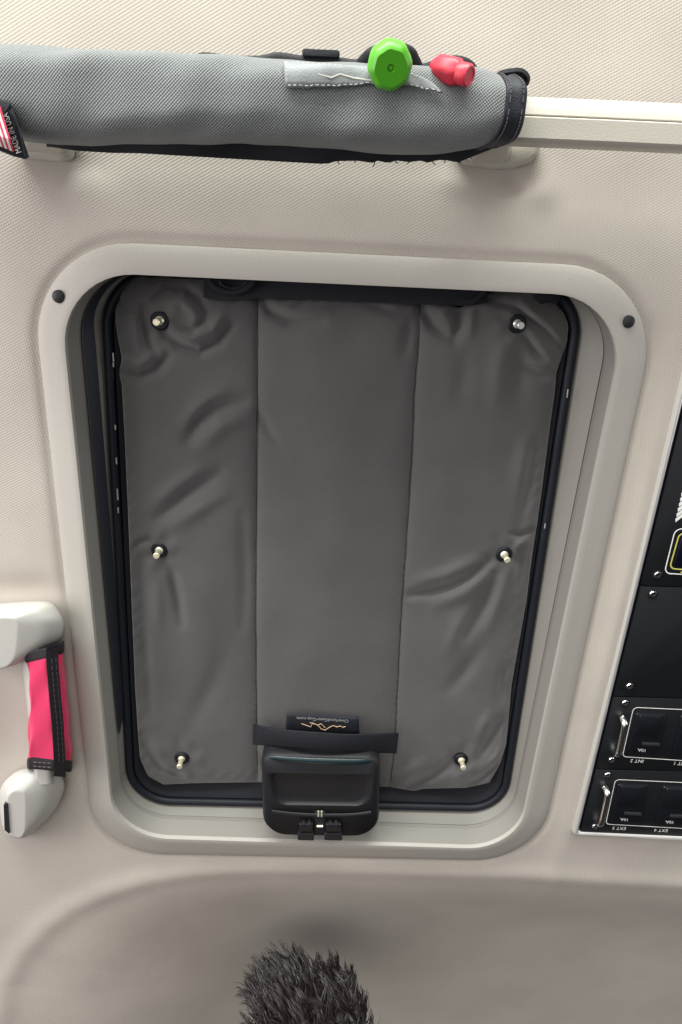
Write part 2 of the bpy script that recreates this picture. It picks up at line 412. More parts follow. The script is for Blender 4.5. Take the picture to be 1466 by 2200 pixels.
# black strip lying against the liner on the left side, ending in a rounded tip
nL = len(loopC)
na, ns = 12, 10; side = na + 1 + ns - 1
iTL, iBL = 0, 3 * side                       # arcs start here; left side runs from the BL arc's end back to TL's start
idx = [(iBL + na + k) % nL for k in range(0, ns + na - 1)]
def wallpt(i_f, t):
    k = int(math.floor(i_f)); f = i_f - k
    a = lerp(loopC[idx[min(k, len(idx) - 1)]], loopC[idx[min(k + 1, len(idx) - 1)]], f); b = lerp(loopD[idx[min(k, len(idx) - 1)]], loopD[idx[min(k + 1, len(idx) - 1)]], f)
    return lerp(a, b, t) + np.array([.0022, 0, .0030 + .0015 * (1 - abs(2 * t - 1))])
g = []
for s in np.linspace(0.0, 1, 80):
    i_f = 1.30 + s * (len(idx) - 2.4)
    t1 = np.interp(s, [0, .006, .014, .03, .2, .4, .6, 1], [.3, .6, .85, .95, .82, .64, .50, .42])
    t0 = np.interp(s, [0, .015, .06], [.14, .09, .07])
    g.append([wallpt(i_f, lerp(t0, t1, q)) for q in (0, .1, .5, .9, 1)])
obj('wall_strip', MB().grid(g), M_strip, sun)
# screw plugs on the bezel
for u, v in ((126, 637), (1351, 691)):
    c = P(u, v, .009)
    obj('plug', MB().lathe(c, [(.0066, -.006), (.0066, .001), (.0058, .0026), (.003, .0036), (.0006, .0038)]), M_plug, sun)

# latch handle at the rear edge
lo = rquad([(562, 1611), (817, 1617), (814, 1788), (566, 1784)], .012, [.018, .018, .034, .034], 10, 8)
lcen = sum(lo) / len(lo)
def shr(loop, f, dh, dy=0.0):
    return [lcen + (q - lcen) * np.array([f, f, 1]) + np.array([0, dy, dh]) for q in loop]
pan = rquad([(579, 1660), (799, 1664), (790, 1731), (592, 1728)], .024, [.008, .008, .020, .020], 10, 8)
def shrp(f, dh):
    c = sum(pan) / len(pan); return [c + (q - c) * np.array([f, f, 1]) + np.array([0, 0, dh]) for q in pan]
mb = MB().loft([shr(lo, .96, -.05), shr(lo, 1.0, -.012), shr(lo, 1.0, 0), shr(lo, .985, .006), shr(lo, .95, .0105), shrp(1.07, .000), shrp(1.02, .0005), shrp(.97, -.003), shrp(.9, -.0042), shrp(.5, -.0036)], cap1=True)
latch = obj('latch', mb, M_latch, sun, angle=60)
path = [P(u, v, h) for u, v, h in ((580, 1627, .021), (600, 1630, .024), (650, 1634, .026), (700, 1636, .027), (750, 1637, .026), (785, 1636, .024), (800, 1634, .021))]
obj('thumb_ridge', MB().tube(smooth_poly(path, 24), [.0010 + .0036 * math.sin(math.pi * k / 23) ** .5 for k in range(24)], 12, flat=.5), M_latch_sheen, latch)
path = [P(u, v, .026) for u, v in ((584, 1744), (640, 1750), (700, 1752), (760, 1751), (798, 1746))]
obj('lower_ridge', MB().tube(smooth_poly(path, 20), .0032, 10, flat=.6), M_latch, latch)
for x0, x1 in ((640, 675), (697, 735)):
    mb = MB()
    mb.prism(rquad([(x0 + 3, 1762), (x1 - 2, 1762), (x1 - 2, 1778), (x0 + 3, 1778)], .022, .001, 3, 2), .008, .001)
    mb.prism(rquad([(x0, 1780), (x1, 1780), (x1, 1796), (x0, 1795)], .020, .002, 3, 2), .009, .0012)
    for q in (.25, .6):
        mb.prism(rquad([(x0 + 36 * q, 1758), (x0 + 36 * q + 8, 1758), (x0 + 36 * q + 8, 1766), (x0 + 36 * q, 1766)], .022, .001, 2, 2), .0105, .0006)
    obj('hinge_bracket', mb, M_latch, latch, smooth=False)
obj('hinge_block', MB().prism(rquad([(676, 1740), (699, 1740), (698, 1787), (677, 1787)], .022, .001, 3, 2), .004, .0006), M_rubber, latch, smooth=False)
mb = MB()
for u in (684.5, 691.5): mb.tube([P(u, 1743, .0285), P(u, 1754, .0285)], .0013, 8)
obj('spring_pin', mb, M_brass, latch)
obj('hinge_pin', MB().tube([P(681, 1775.5, .0285), P(694, 1775.5, .0285)], .0016, 8), M_brass, latch)

# ================================================================== SHADE IN THE HATCH
sh = thing('window_shade', 'quilted dark grey fabric shade filling the roof hatch, edged in black binding', 'sunshade', P(700, 1200, -.04))
Ltop = [(287, 588), (262, 612), (247, 644), (248, 690), (254, 730), (262, 770), (256, 800), (262, 830), (268, 940), (275, 1100), (281, 1250), (285, 1350), (290, 1470), (296, 1570), (301, 1630), (318, 1668), (352, 1686)]
Rtop = [(1150, 628), (1192, 650), (1214, 675), (1222, 700), (1219, 735), (1209, 762), (1196, 800), (1193, 840), (1184, 905), (1172, 997), (1164, 1060), (1152, 1142), (1143, 1200), (1132, 1290), (1113, 1397), (1100, 1470), (1088, 1600), (1076, 1640), (1052, 1682)]
Ttop = [(287, 588), (330, 588), (390, 592), (444, 598), (470, 630), (510, 640), (553, 634), (572, 640), (620, 642), (700, 642), (800, 643), (880, 644), (904, 645), (940, 652), (991, 661), (1015, 650), (1040, 632), (1080, 622), (1150, 628)]
Btop = [(352, 1686), (420, 1683), (550, 1681), (640, 1683), (740, 1688), (835, 1691), (890, 1700), (909, 1695), (1001, 1693), (1052, 1682)]
NU, NV = 300, 360
def resample(poly, n):
    p = np.array(poly, float); d = np.r_[0, np.cumsum(np.hypot(*np.diff(p, axis=0).T))]; d /= d[-1]
    t = np.linspace(0, 1, n); q = np.stack([np.interp(t, d, p[:, 0]), np.interp(t, d, p[:, 1])], 1)
    for _ in range(4): q[1:-1] = .25 * q[:-2] + .5 * q[1:-1] + .25 * q[2:]
    return q
Lc, Rc, Tc, Bc = resample(Ltop, NV), resample(Rtop, NV), resample(Ttop, NU), resample(Btop, NU)
uu = np.linspace(0, 1, NU)[None, :, None]; vv = np.linspace(0, 1, NV)[:, None, None]
G = (1 - uu) * Lc[:, None] + uu * Rc[:, None] + (1 - vv) * Tc[None] + vv * Bc[None] - ((1 - uu) * (1 - vv) * Lc[0] + uu * (1 - vv) * Rc[0] + (1 - uu) * vv * Lc[-1] + uu * vv * Rc[-1])
uvp = G.reshape(-1, 2)
def px_seg(pts, poly):
    best = np.full(len(pts), 1e9); tt = np.zeros(len(pts)); tot = sum(np.hypot(*(np.subtract(b, a))) for a, b in zip(poly[:-1], poly[1:])); acc = 0
    for a, b in zip(poly[:-1], poly[1:]):
        a = np.array(a, float); b = np.array(b, float); d = b - a; L = np.hypot(*d)
        t = np.clip(((pts - a) @ d) / (L * L), 0, 1); r = pts - (a + t[:, None] * d); q = np.hypot(r[:, 0], r[:, 1])
        m = q < best; best[m] = q[m]; tt[m] = (acc + t[m] * L) / tot; acc += L
    return best, tt
seam1 = [(553, 632), (553, 900), (550, 1240), (550, 1400), (553, 1680)]
seam2 = [(902, 644), (899, 740), (890, 850), (887, 940), (875, 1140), (864, 1290), (858, 1400), (848, 1600), (838, 1692)]
H = np.zeros(len(uvp))
def puff(d, w=60.0): return 1 - np.exp(-(d / w))
d1, _ = px_seg(uvp, seam1); d2, _ = px_seg(uvp, seam2)
dl, _ = px_seg(uvp, [tuple(q) for q in Lc[::6]] + [tuple(Lc[-1])]); dr, _ = px_seg(uvp, [tuple(q) for q in Rc[::6]] + [tuple(Rc[-1])])
db, _ = px_seg(uvp, [tuple(q) for q in Bc[::6]] + [tuple(Bc[-1])]); dt, _ = px_seg(uvp, [tuple(q) for q in Tc[::6]] + [tuple(Tc[-1])])
H += .0085 * puff(np.minimum(d1, d2), 55) + .0035 * puff(np.minimum(d1, d2), 9)
H += .011 * puff(np.minimum(np.minimum(dl, dr), np.minimum(db, dt)), 16) - .011
wr = [  # (points, width px, height mm): negative = crease, positive = raised fold
 ([(335, 640), (360, 618), (400, 620), (428, 645), (440, 672)], 13, -5.0), ([(352, 655), (392, 648), (418, 672), (420, 700)], 14, 4.0),
 ([(385, 702), (415, 708), (440, 690)], 10, -4.0), ([(352, 708), (385, 742), (430, 756), (470, 735), (495, 700)], 13, -6.5),
 ([(372, 715), (410, 728), (455, 712), (475, 680)], 13, 4.0), ([(258, 800), (300, 808), (335, 795), (362, 765)], 13, -6.5), ([(262, 770), (300, 780), (338, 758)], 13, 4.5),
 ([(305, 655), (312, 700), (322, 735), (335, 760)], 11, -4.5), ([(285, 670), (290, 720), (300, 755)], 12, 3.5), ([(250, 640), (275, 668), (300, 680)], 10, -3),
 ([(405, 945), (430, 905), (462, 878), (520, 862)], 20, -6.0), ([(440, 950), (478, 915), (525, 900)], 22, 3.5), ([(400, 905), (430, 870), (480, 840)], 20, 2.5),
 ([(340, 1112), (372, 1085), (410, 1055), (470, 1016)], 18, -5.5), ([(372, 1130), (420, 1100), (480, 1062)], 20, 3.2), ([(340, 1075), (380, 1040), (430, 1010)], 20, 2.5),
 ([(352, 1195), (370, 1230), (384, 1290), (390, 1340)], 15, -4.5), ([(300, 1180), (305, 1290), (312, 1420)], 17, -4.5), ([(335, 1250), (342, 1340)], 16, 2.5),
 ([(310, 1380), (318, 1460), (322, 1540)], 15, -3.5), ([(302, 1580), (320, 1620), (348, 1652), (390, 1668)], 12, -5), ([(330, 1590), (352, 1630)], 13, 3),
 ([(322, 1160), (300, 1165), (285, 1180)], 9, -2.5), ([(480, 1420), (440, 1500), (400, 1580)], 26, -2.5), ([(520, 1100), (525, 1250), (522, 1350)], 16, -2.0),
 ([(565, 645), (585, 672), (620, 690), (690, 692)], 15, -6.0), ([(590, 655), (640, 668), (700, 664)], 14, 4), ([(790, 655), (850, 672), (890, 665)], 12, -3), ([(880, 690), (868, 760)], 15, -3.5),
 ([(560, 890), (580, 930), (595, 950)], 14, -2.5), ([(905, 655), (930, 700), (965, 725)], 15, -6.5), ([(990, 662), (986, 700), (978, 735)], 14, -5.5), ([(948, 665), (962, 690)], 14, 3.5),
 ([(1015, 668), (1010, 720)], 13, 3.0), ([(1055, 645), (1110, 662), (1145, 690), (1176, 712), (1210, 757)], 11, -6.5), ([(1125, 655), (1165, 685), (1198, 720)], 13, 4.5),
 ([(1128, 722), (1145, 748), (1166, 770)], 10, -5), ([(1150, 728), (1182, 762)], 11, 4), ([(1125, 790), (1160, 806), (1195, 806)], 12, -4.5), ([(1140, 780), (1185, 788)], 11, 3),
 ([(1085, 730), (1070, 800), (1066, 860)], 24, 3.5), ([(1120, 760), (1118, 850)], 22, -3), ([(1000, 760), (990, 860)], 26, -2.5),
 ([(884, 1278), (930, 1270), (969, 1259), (1010, 1240), (1050, 1208)], 13, -7.0), ([(900, 1250), (960, 1235), (1020, 1205)], 18, 4.0), ([(940, 1300), (1000, 1275), (1040, 1240)], 18, 4.0),
 ([(1000, 1365), (1040, 1300), (1066, 1238)], 18, -6.5), ([(1050, 1350), (1075, 1280), (1090, 1220)], 18, 4.0), ([(960, 1400), (1000, 1320)], 20, 3),
 ([(1100, 1148), (1120, 1150), (1145, 1140)], 9, -5), ([(1110, 1175), (1128, 1162)], 10, 4.5), ([(1152, 950), (1135, 1050), (1116, 1135)], 15, -4.0), ([(1130, 950), (1115, 1050)], 20, 3.0), ([(1125, 1180), (1112, 1260)], 12, -4),
 ([(1030, 1400), (1000, 1440), (968, 1480)], 20, -4.0), ([(1076, 1550), (1055, 1585), (1030, 1625)], 14, -6.5), ([(1050, 1540), (1030, 1580)], 16, 4), ([(1085, 1590), (1068, 1625), (1050, 1645)], 10, 4),
 ([(990, 1615), (960, 1645), (930, 1668), (872, 1690)], 15, -6.0), ([(1064, 1645), (1040, 1668), (1000, 1690)], 10, -6.5), ([(1015, 1650), (985, 1672)], 12, 4.5), ([(905, 1640), (870, 1670)], 16, 3.5),
 ([(1085, 1430), (1075, 1500)], 14, -3.5), ([(700, 700), (720, 1000), (705, 1400)], 85, 3.0), ([(420, 1200), (430, 1500)], 60, 3.0), ([(960, 1000), (950, 1150)], 60, 2.5),
 ([(560, 1620), (575, 1660)], 8, -3),
]
for poly, wd, a in wr:
    d, t = px_seg(uvp, poly); H += 1.5 * a * 1e-3 * np.exp(-(d / (.82 * wd)) ** 2) * (np.sin(np.pi * np.clip(.12 + .76 * t, 0, 1)) ** .8)
rng = np.random.RandomState(3)
for k in range(26):
    a = rng.rand() * math.pi; fr = 2 * math.pi / rng.uniform(90, 260); ph = rng.rand() * 6.3
    H += .00017 * np.sin(fr * (uvp[:, 0] * math.cos(a) + uvp[:, 1] * math.sin(a)) + ph)
ds = np.minimum(d1, d2); al = uvp[:, 1]
H += .0003 * np.exp(-(ds / 14) ** 2) * np.sin(al * .33 + 2 * np.sin(al * .05)) * (.5 + .5 * np.sin(al * .021 + 1))
de = np.minimum(np.minimum(dl, dr), np.minimum(db, dt)); tang = uvp[:, 0] + uvp[:, 1]
H += .0007 * np.exp(-(de / 22) ** 2) * np.sin(tang * .16 + 2.5 * np.sin(tang * .023))
for u, v in ((344, 692), (1111, 699), (343, 1185), (1083, 1194), (391, 1632), (991, 1635)):
    dd = np.hypot(uvp[:, 0] - u, uvp[:, 1] - v); an = np.arctan2(uvp[:, 1] - v, uvp[:, 0] - u)
    H += .0014 * np.exp(-((dd - 36) / 13) ** 2) * np.sin(an * 5 + u)
for k in range(40):
    a = rng.rand() * math.pi; fr = 2 * math.pi / rng.uniform(26, 70); ph = rng.rand() * 6.3
    H += .000014 * np.sin(fr * (uvp[:, 0] * math.cos(a) + uvp[:, 1] * math.sin(a)) + ph + 2 * np.sin(uvp[:, 1] * .01 + k))
ring = np.abs(np.hypot(uvp[:, 0] - 702, uvp[:, 1] - 925) - 30); H -= .0004 * np.exp(-(ring / 9) ** 2)
posts = [(344, 692), (1111, 699), (343, 1185), (1083, 1194), (391, 1632), (991, 1635)]
for u, v in posts:
    d = np.hypot(uvp[:, 0] - u, uvp[:, 1] - v); H -= .005 * np.exp(-(d / 24) ** 2)
tilt = np.interp(uvp[:, 1], [600, 1750], [-.047, -.030])
base = tilt + .001
V3 = PV(uvp, base + H)
mb = MB().grid([list(V3[i * NU:(i + 1) * NU]) for i in range(NV)])
fab = obj('shade_cloth', mb, M_shade, sh, angle=180)
so = fab.modifiers.new('thickness', 'SOLIDIFY'); so.thickness = .0015; so.offset = -1 if fab.data.polygons[0].normal.z > 0 else 1
Hg = H.reshape(NV, NU)
def fabz(u, v):
    i = np.argmin((uvp[:, 0] - u) ** 2 + (uvp[:, 1] - v) ** 2); return float(V3[i][2])
for sm in (seam1, seam2):
    q = smooth_poly([(a, b, 0) for a, b in sm], 60); q = q[1:-1]
    obj('seam', MB().tube([P(x[0] + .7 * math.sin(k * 1.7), x[1], fabz(x[0], x[1]) + .0002) for k, x in enumerate(q)], .0007, 6), M_thread, sh)
# black bound edge behind the cloth, filling out to the seal
bo = inward(loopD, .010, -.0035)
mb = MB().loft([bo, inward(loopD, .012, -.001), inward(loopD, .017, -.0035), inward(loopD, .024, -.0105), inward(loopD, .06, -.020)])
obj('binding', mb, M_binding, sh)
# webbing tape along the front edge, with its two loops
tp = [(440, 616), (470, 622), (553, 618), (700, 622), (880, 630), (1000, 634), (1046, 628)]
pa = [P(u, v, -.034) for u, v in tp]
obj('edge_tape', MB().ribbon(smooth_poly(pa, 40), .022, .003, (0, 1, 0)), M_web, sh)
for pts_ in ([(448, 598), (462, 616), (490, 628), (522, 624), (546, 606)], [(1000, 650), (1020, 645), (1038, 632), (1044, 620)]):
    q = smooth_poly([P(u, v, -.026) for u, v in pts_], 20)
    obj('loop', MB().tube(q, .0034, 10, flat=.6), M_web, sh)
q = smooth_poly([P(u, v, -.027) for u, v in ((472, 604), (480, 614), (500, 619), (520, 615), (530, 606))], 16)
obj('loop_edge', MB().tube(q, .0012, 8), M_slot, sh)
obj('corner_tab', MB().prism([P(u, v, -.040) for u, v in ((1138, 620), (1200, 622), (1203, 640), (1194, 652), (1176, 648), (1160, 652), (1148, 640))], .006, .001), M_web, sh)
# pale dashes standing in for glints of light along the bound edges
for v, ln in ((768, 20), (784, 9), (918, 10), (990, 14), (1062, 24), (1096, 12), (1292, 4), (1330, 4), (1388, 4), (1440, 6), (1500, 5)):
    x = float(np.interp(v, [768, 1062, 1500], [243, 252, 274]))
    obj('edge_glint', MB().tube([P(x, v - ln / 2, -.034), P(x + ln * .06, v + ln / 2, -.034)], .0008, 6), M_ink, sh)
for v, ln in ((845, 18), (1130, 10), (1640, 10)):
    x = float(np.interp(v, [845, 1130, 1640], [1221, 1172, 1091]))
    obj('edge_glint', MB().tube([P(x, v - ln / 2, -.030), P(x - ln * .12, v + ln / 2, -.030)], .0007, 6), M_ink, sh)
# posts through eyelets
for u, v in posts:
    z = fabz(u, v) + .0015; c = P(u, v - 4, z)
    w_ = obj('eyelet', MB().lathe(c, [(.0098, -.003), (.0106, .0012), (.0088, .0030), (.0062, .0028), (.0052, .001)], 24), M_rubber, sh)
    obj('post', MB().lathe(c, [(.0050, -.002), (.0050, .0034), (.0040, .0044), (.0034, .0050), (.0034, .0160), (.0040, .0164), (.0040, .0182), (.0032, .0190)], 20), M_brass if u != 1111 else M_trim, w_)
# carrying strap
top = [(546, 1556), (590, 1566), (640, 1570), (745, 1578), (800, 1577), (856, 1575)]; bot = [(544, 1599), (590, 1602), (640, 1606), (745, 1613), (800, 1616), (851, 1618)]
g = []
for k, (a, b) in enumerate(zip(resample(top, 30), resample(bot, 30))):
    f = k / 29; zz = -.018 + .038 * math.sin(math.pi * f) ** .6
    g.append([P(*lerp(a, b, q), zz + .002 * math.sin(math.pi * q) - .0012 * math.cos(7 * f) * (q - .5)) for q in (0, .06, .25, .5, .75, .94, 1)])
st = obj('carry_strap', MB().grid(g), M_web, sh); so = st.modifiers.new('thickness', 'SOLIDIFY'); so.thickness = .002; so.offset = 0
# woven label
lab_c = [(616, 1532), (668, 1533), (715, 1538), (771, 1540)]; lab_b = [(614, 1572), (668, 1574), (715, 1577), (773, 1578)]
g = [[P(*lerp(a, b, q), -.0125 + .001 * math.sin(q * 3) + .0015 * (1 - q)) for q in np.linspace(0, 1, 6)] for a, b in zip(resample(lab_c, 20), resample(lab_b, 20))]
lb = obj('woven_label', MB().grid(g), M_tagblack, sh); so = lb.modifiers.new('thickness', 'SOLIDIFY'); so.thickness = .001; so.offset = 0
zl = -.0085
a, b = P(749, 1546.5, zl), P(638, 1540, zl)
lettering('lettering', 'OverlandGearGuy.com', a, b, P(694, 1556, zl) - P(694, 1546, zl), M_ink, lb)
em = [(648, 1555), (660, 1559), (668, 1562), (672, 1553), (680, 1557), (686, 1561), (690, 1566), (699, 1569), (706, 1564), (716, 1559), (724, 1562), (732, 1560), (737, 1563), (743, 1561)]
mb = MB().tube([P(u, v, zl) for u, v in em], .0006, 6)
mb.tube([P(u, v, zl) for u, v in ((666, 1552.5), (676, 1556), (684, 1558), (690, 1555), (694, 1559), (699, 1564))], .0006, 6)
obj('mountain_emblem', mb, M_gold, lb)

# ================================================================== GRAB BAR ABOVE
bar = thing('grab_bar', 'beige moulded grab bar across the headliner, part hidden by a fabric sleeve', 'grab bar', P(700, 260, .02))
def bar_loop(x, t, b, h0, rh, e=3.2, n=28):
    """cross-section at photo column x between the seen top and bottom edges"""
    a = P(x, t, h0); c = P(x, b, h0); mid = (a + c) / 2; ry = np.linalg.norm(a - c) / 2 / 1.06
    out = []
    for q in np.linspace(0, 2 * math.pi, n, endpoint=False):
        cq, sq = math.cos(q), math.sin(q)
        out.append(mid + np.array([0, ry * math.copysign(abs(cq) ** (2 / e), cq), rh * math.copysign(abs(sq) ** (2 / e), sq)]))
    return out
xs_ = [-200, 0, 300, 700, 1060, 1300, 1700]
rl = lambda x: (np.interp(x, [-200, 1095, 1466, 1700], [180, 204, 221, 232]), np.interp(x, [-200, 1095, 1466, 1700], [225, 251, 270, 282]), np.interp(x, [-200, 1095, 1466, 1700], [280, 309, 326, 337]))
prof_r = [(0, 0), (.03, .008), (.12, .0135), (.3, .0172), (.42, .0187), (.443, .0182), (.449, .0165), (.459, .0165), (.465, .0192), (.49, .0204), (.9, .0204), (.97, .0180), (1, .012), (1, -.010), (.9, -.017), (.1, -.017), (0, -.010)]
def rail_loop(x):
    t, m, b = rl(x); out = []
    for f, dh in prof_r: out.append(P(x, lerp(t, b, f), .062) + np.array([0, 0, dh - .004]))
    return out
obj('rail', MB().loft([rail_loop(x) for x in xs_], cap0=True, cap1=True), M_bar, bar, angle=40)
ft = [P(u, v, .0) for u, v in ((975, 310), (980, 345), (1000, 355), (1058, 364), (1105, 361), (1135, 350), (1152, 333), (1158, 315), (1150, 285), (990, 285))]
mf = obj('mount', MB().prism(rpoly(ft, [.006] * len(ft), 4, 2), .013, .006), M_bar, bar, angle=50)
mb = MB().loft([[P(u, v, h) for u, v in c] for h, c in ((.008, ((1000, 352), (1085, 352), (1100, 318), (1095, 280), (1010, 285))), (.020, ((1015, 340), (1090, 345), (1100, 315), (1095, 275), (1015, 285))), (.055, ((1020, 300), (1095, 305), (1100, 280), (1095, 240), (1020, 245))))], cap0=True, cap1=True)
obj('stem', mb, M_bar, mf, bevel=.003)
ft = [P(u, v, .0) for u, v in ((40, 285), (45, 336), (62, 342), (140, 348), (158, 342), (163, 322), (160, 285))]
mf = obj('mount', MB().prism(rpoly(ft, [.005] * len(ft), 4, 2), .013, .006), M_bar, bar, angle=50)
mb = MB().loft([[P(u, v, h) for u, v in c] for h, c in ((.008, ((50, 330), (140, 335), (145, 285), (50, 280))), (.055, ((50, 280), (130, 285), (130, 240), (50, 235))))], cap0=True, cap1=True)
obj('stem', mb, M_bar, mf, bevel=.003)

# ================================================================== SLEEVE ON THE BAR
slv = thing('bar_sleeve', 'grey woven cordura sleeve wrapped round the grab bar, with black end binding', 'bar cover', P(500, 250, .03))
topS = [(-260, 80), (-120, 94), (0, 102), (200, 106), (420, 121), (590, 131), (700, 135), (780, 139), (900, 146), (1000, 150), (1035, 157), (1062, 170)]
botS = [(-260, 285), (-120, 292), (0, 303), (60, 309), (100, 312), (200, 310), (300, 309), (500, 311), (600, 313), (700, 318), (760, 325), (800, 328), (880, 333), (960, 331), (1010, 325), (1062, 313)]
SH, SR = .070, .040
def sleeve_pt(x, q, out=0.0):
    t = interp(topS, x); b = interp(botS, x)
    a = P(x, t, SH); c = P(x, b, SH); mid = (a + c) / 2; ry = np.linalg.norm(a - c) / 2 / 1.05
    e = 3.4; cq, sq = math.cos(q), math.sin(q)
    wob = .0008 * math.sin(x * .021 + 2.2 * q) * math.sin(x * .0067 + q) + .0004 * math.sin(x * .05 + 3 * q + 1) + .0008 * math.sin(x * .012 + 5 * q)
    r = 1 + (wob + out) / .04
    return mid + r * np.array([0, ry * math.copysign(abs(cq) ** (2 / e), cq), SR * math.copysign(abs(sq) ** (2 / e), sq)])
sx = list(np.linspace(-250, 1084, 150)); qs = np.linspace(0, 2 * math.pi, 97)
mb = MB().grid([[sleeve_pt(x, q) for q in qs] for x in sx])
rs = np.array(mb.v).reshape(len(sx), len(qs), 3)
ar = np.concatenate([np.zeros((len(sx), 1)), np.cumsum(np.linalg.norm(np.diff(rs, axis=1), axis=2), axis=1)], 1)
mb.uv = np.stack([rs[:, :, 0], ar], 2).reshape(-1, 2)
obj('sleeve_cloth', mb, M_sleeve, slv, angle=180)
def band_x(q, f):
    # slanted end: further right on the viewer's side
    return lerp(1042 + 16 * math.sin(q) + 2, 1086 + 18 * math.sin(q) - 6 * math.cos(q), f)
g = [[sleeve_pt(min(band_x(q, f), 1140), q, o) for q in qs] for f, o in ((0, .0002), (.03, .0016), (.3, .0019), (.55, .0012), (.62, .0019), (.95, .0016), (1, .0), (1, -.012))]
bd = obj('end_band', MB().grid(g), M_band, slv, angle=60)
mb = MB()
for f in (.2, .8):
    for q in np.arange(-.2, 3.6, .12):
        mb.tube([sleeve_pt(band_x(a, f), a, .0024) for a in (q, q + .04, q + .08)], .0005, 5)
obj('stitching', mb, M_stitch, bd)
# lining hanging out below
lt = [(100, 308), (300, 300), (600, 305), (900, 322), (1060, 310)]
lbp = [(110, 313), (165, 322), (240, 327), (300, 328), (400, 334), (500, 340), (600, 346), (690, 351), (706, 350), (722, 345), (770, 344), (800, 349), (812, 344), (835, 349), (850, 343), (880, 347), (905, 343), (920, 349), (940, 342), (962, 343), (985, 348), (1000, 341), (1020, 333), (1056, 318)]
g = []
for a, b in zip(resample(lt, 110), np.array([[x, interp(lbp, x)] for x in np.linspace(100, 1058, 110)])):
    g.append([P(*lerp(np.array([b[0], a[1]]), b, q), .036 + .004 * math.sin(b[0] * .02) + .006 * (1 - q)) for q in np.linspace(0, 1, 6)])
ln = obj('lining', MB().grid(g), M_sleeve_lining, slv); so = ln.modifiers.new('thickness', 'SOLIDIFY'); so.thickness = .002; so.offset = 0
mb = MB()
for u, v, du, dv in ((806, 345, -5, 14), (726, 345, 4, 7), (850, 345, 6, 6), (880, 345, -5, 7), (930, 345, 6, 9), (958, 342, -4, 8), (984, 346, 7, 3), (1010, 336, 5, 5), (762, 344, 3, 5)):
    obj('loose_thread', MB().tube([P(u + du * f ** 2, v + dv * f, .037) for f in (0, .35, .7, 1)], [.0006, .0005, .0005, .0003], 5), M_sleeve_lining, ln)
# patch sewn to the upper face
def on_sleeve(u, v, out=.0022):
    """point of the sleeve surface seen at (u, v)"""
    best = None
    for q in np.linspace(0, math.pi, 160):
        p = sleeve_pt(u, q, out); c = RC @ p + TC; vy = 1100 + F * c[1] / c[2]
        if best is None or abs(vy - v) < best[0]: best = (abs(vy - v), q)
    return best[1]
pt_top = [(612, 134), (700, 139), (790, 146), (870, 158), (906, 176)]; pt_bot = [(618, 189), (700, 188), (790, 181), (860, 183), (932, 200)]
g = []
for a, b in zip(resample(pt_top, 40), resample(pt_bot, 40)):
    qa, qb = on_sleeve(a[0], a[1]), on_sleeve(b[0], b[1])
    g.append([sleeve_pt(lerp(a[0], b[0], f), lerp(qa, qb, f), .0022 + .0006 * math.sin(a[0] * .15) * f) for f in np.linspace(0, 1, 8)])
pc = obj('patch', MB().grid(g), M_patch, slv); so = pc.modifiers.new('thickness', 'SOLIDIFY'); so.thickness = .0016; so.offset = 1
gp = np.array(g)
def on_patch(s, f, out=.0014):
    i = min(int(s * 38.99), 38); j = min(int(f * 6.99), 6); a = s * 38.99 - i; b = f * 6.99 - j
    p = (1 - a) * (1 - b) * gp[i, j] + a * (1 - b) * gp[i + 1, j] + (1 - a) * b * gp[i, j + 1] + a * b * gp[i + 1, j + 1]
    n = np.cross(gp[i + 1, j] - gp[i, j], gp[i, j + 1] - gp[i, j]); n /= np.linalg.norm(n)
    if n[2] < 0: n = -n
    return p + n * out
lettering('lettering', 'OverlandGearGuy.com', (.84, .30, 0), (.15, .34, 0), (0, 1, 0), M_pale, pc, squash=.17, place=lambda q: on_patch(max(.01, min(.99, q[0])), max(.01, min(.99, q[1]))))
mb = MB().tube([on_patch(s, f, .0014) for s, f in ((.22, .62), (.3, .7), (.36, .56), (.44, .68), (.5, .8), (.58, .84), (.64, .68), (.72, .62), (.78, .7))], .0007, 6)
obj('mountain_emblem', mb, M_pale, pc)
mb = MB()
for f in (.05, .95):
    for s in np.arange(.02, .97, .035): mb.tube([on_patch(s, f, .0013), on_patch(s + .02, f, .0013)], .0005, 5)
for s in (.015, .985):
    for f in np.arange(.08, .9, .14): mb.tube([on_patch(s, f, .0013), on_patch(s, f + .09, .0013)], .0005, 5)
obj('stitching', mb, M_ink, pc)
# flag tag at the left end
TZ = .1135
def tag_pt(u, v, o=0.0): return P(u, v, TZ - .00035 * max(0, v - 300) + o - .006 * max(0, (235 - v) / 40) ** 2)
tg = [(-60, 200), (-20, 210), (18, 217), (24, 222), (34, 250), (48, 292), (63, 337), (56, 342), (30, 336), (0, 324), (-30, 308), (-60, 296)]
mb = MB().prism([tag_pt(u, v) for u, v in tg], .0012)
tag_ = obj('flag_tag', mb, M_tagblack, slv, smooth=False)
def stripe(c0, c1, m):
    # stripes run parallel to the lettering, c = offset to the left of it
    L0, L1 = (4, 246), (34, 327)
    q = [(L0[0] - c0, L0[1] - 18), (L1[0] - c0, L1[1] - c0 * .42 + 1), (L1[0] - c1, L1[1] - c1 * .42 + 1), (L0[0] - c1, L0[1] - 18)]
    n = 8; g = []
    for k in range(n):
        f = k / (n - 1); g.append([tag_pt(*lerp(np.array(q[0]), np.array(q[1]), f), .0018), tag_pt(*lerp(np.array(q[3]), np.array(q[2]), f), .0018)])
    m_ = obj('flag_stripe', MB().grid(g), m, tag_, smooth=False)
for k in range(7): stripe(3 + k * 5.2, 3 + (k + 1) * 5.2, M_red if k % 2 == 0 else M_white)
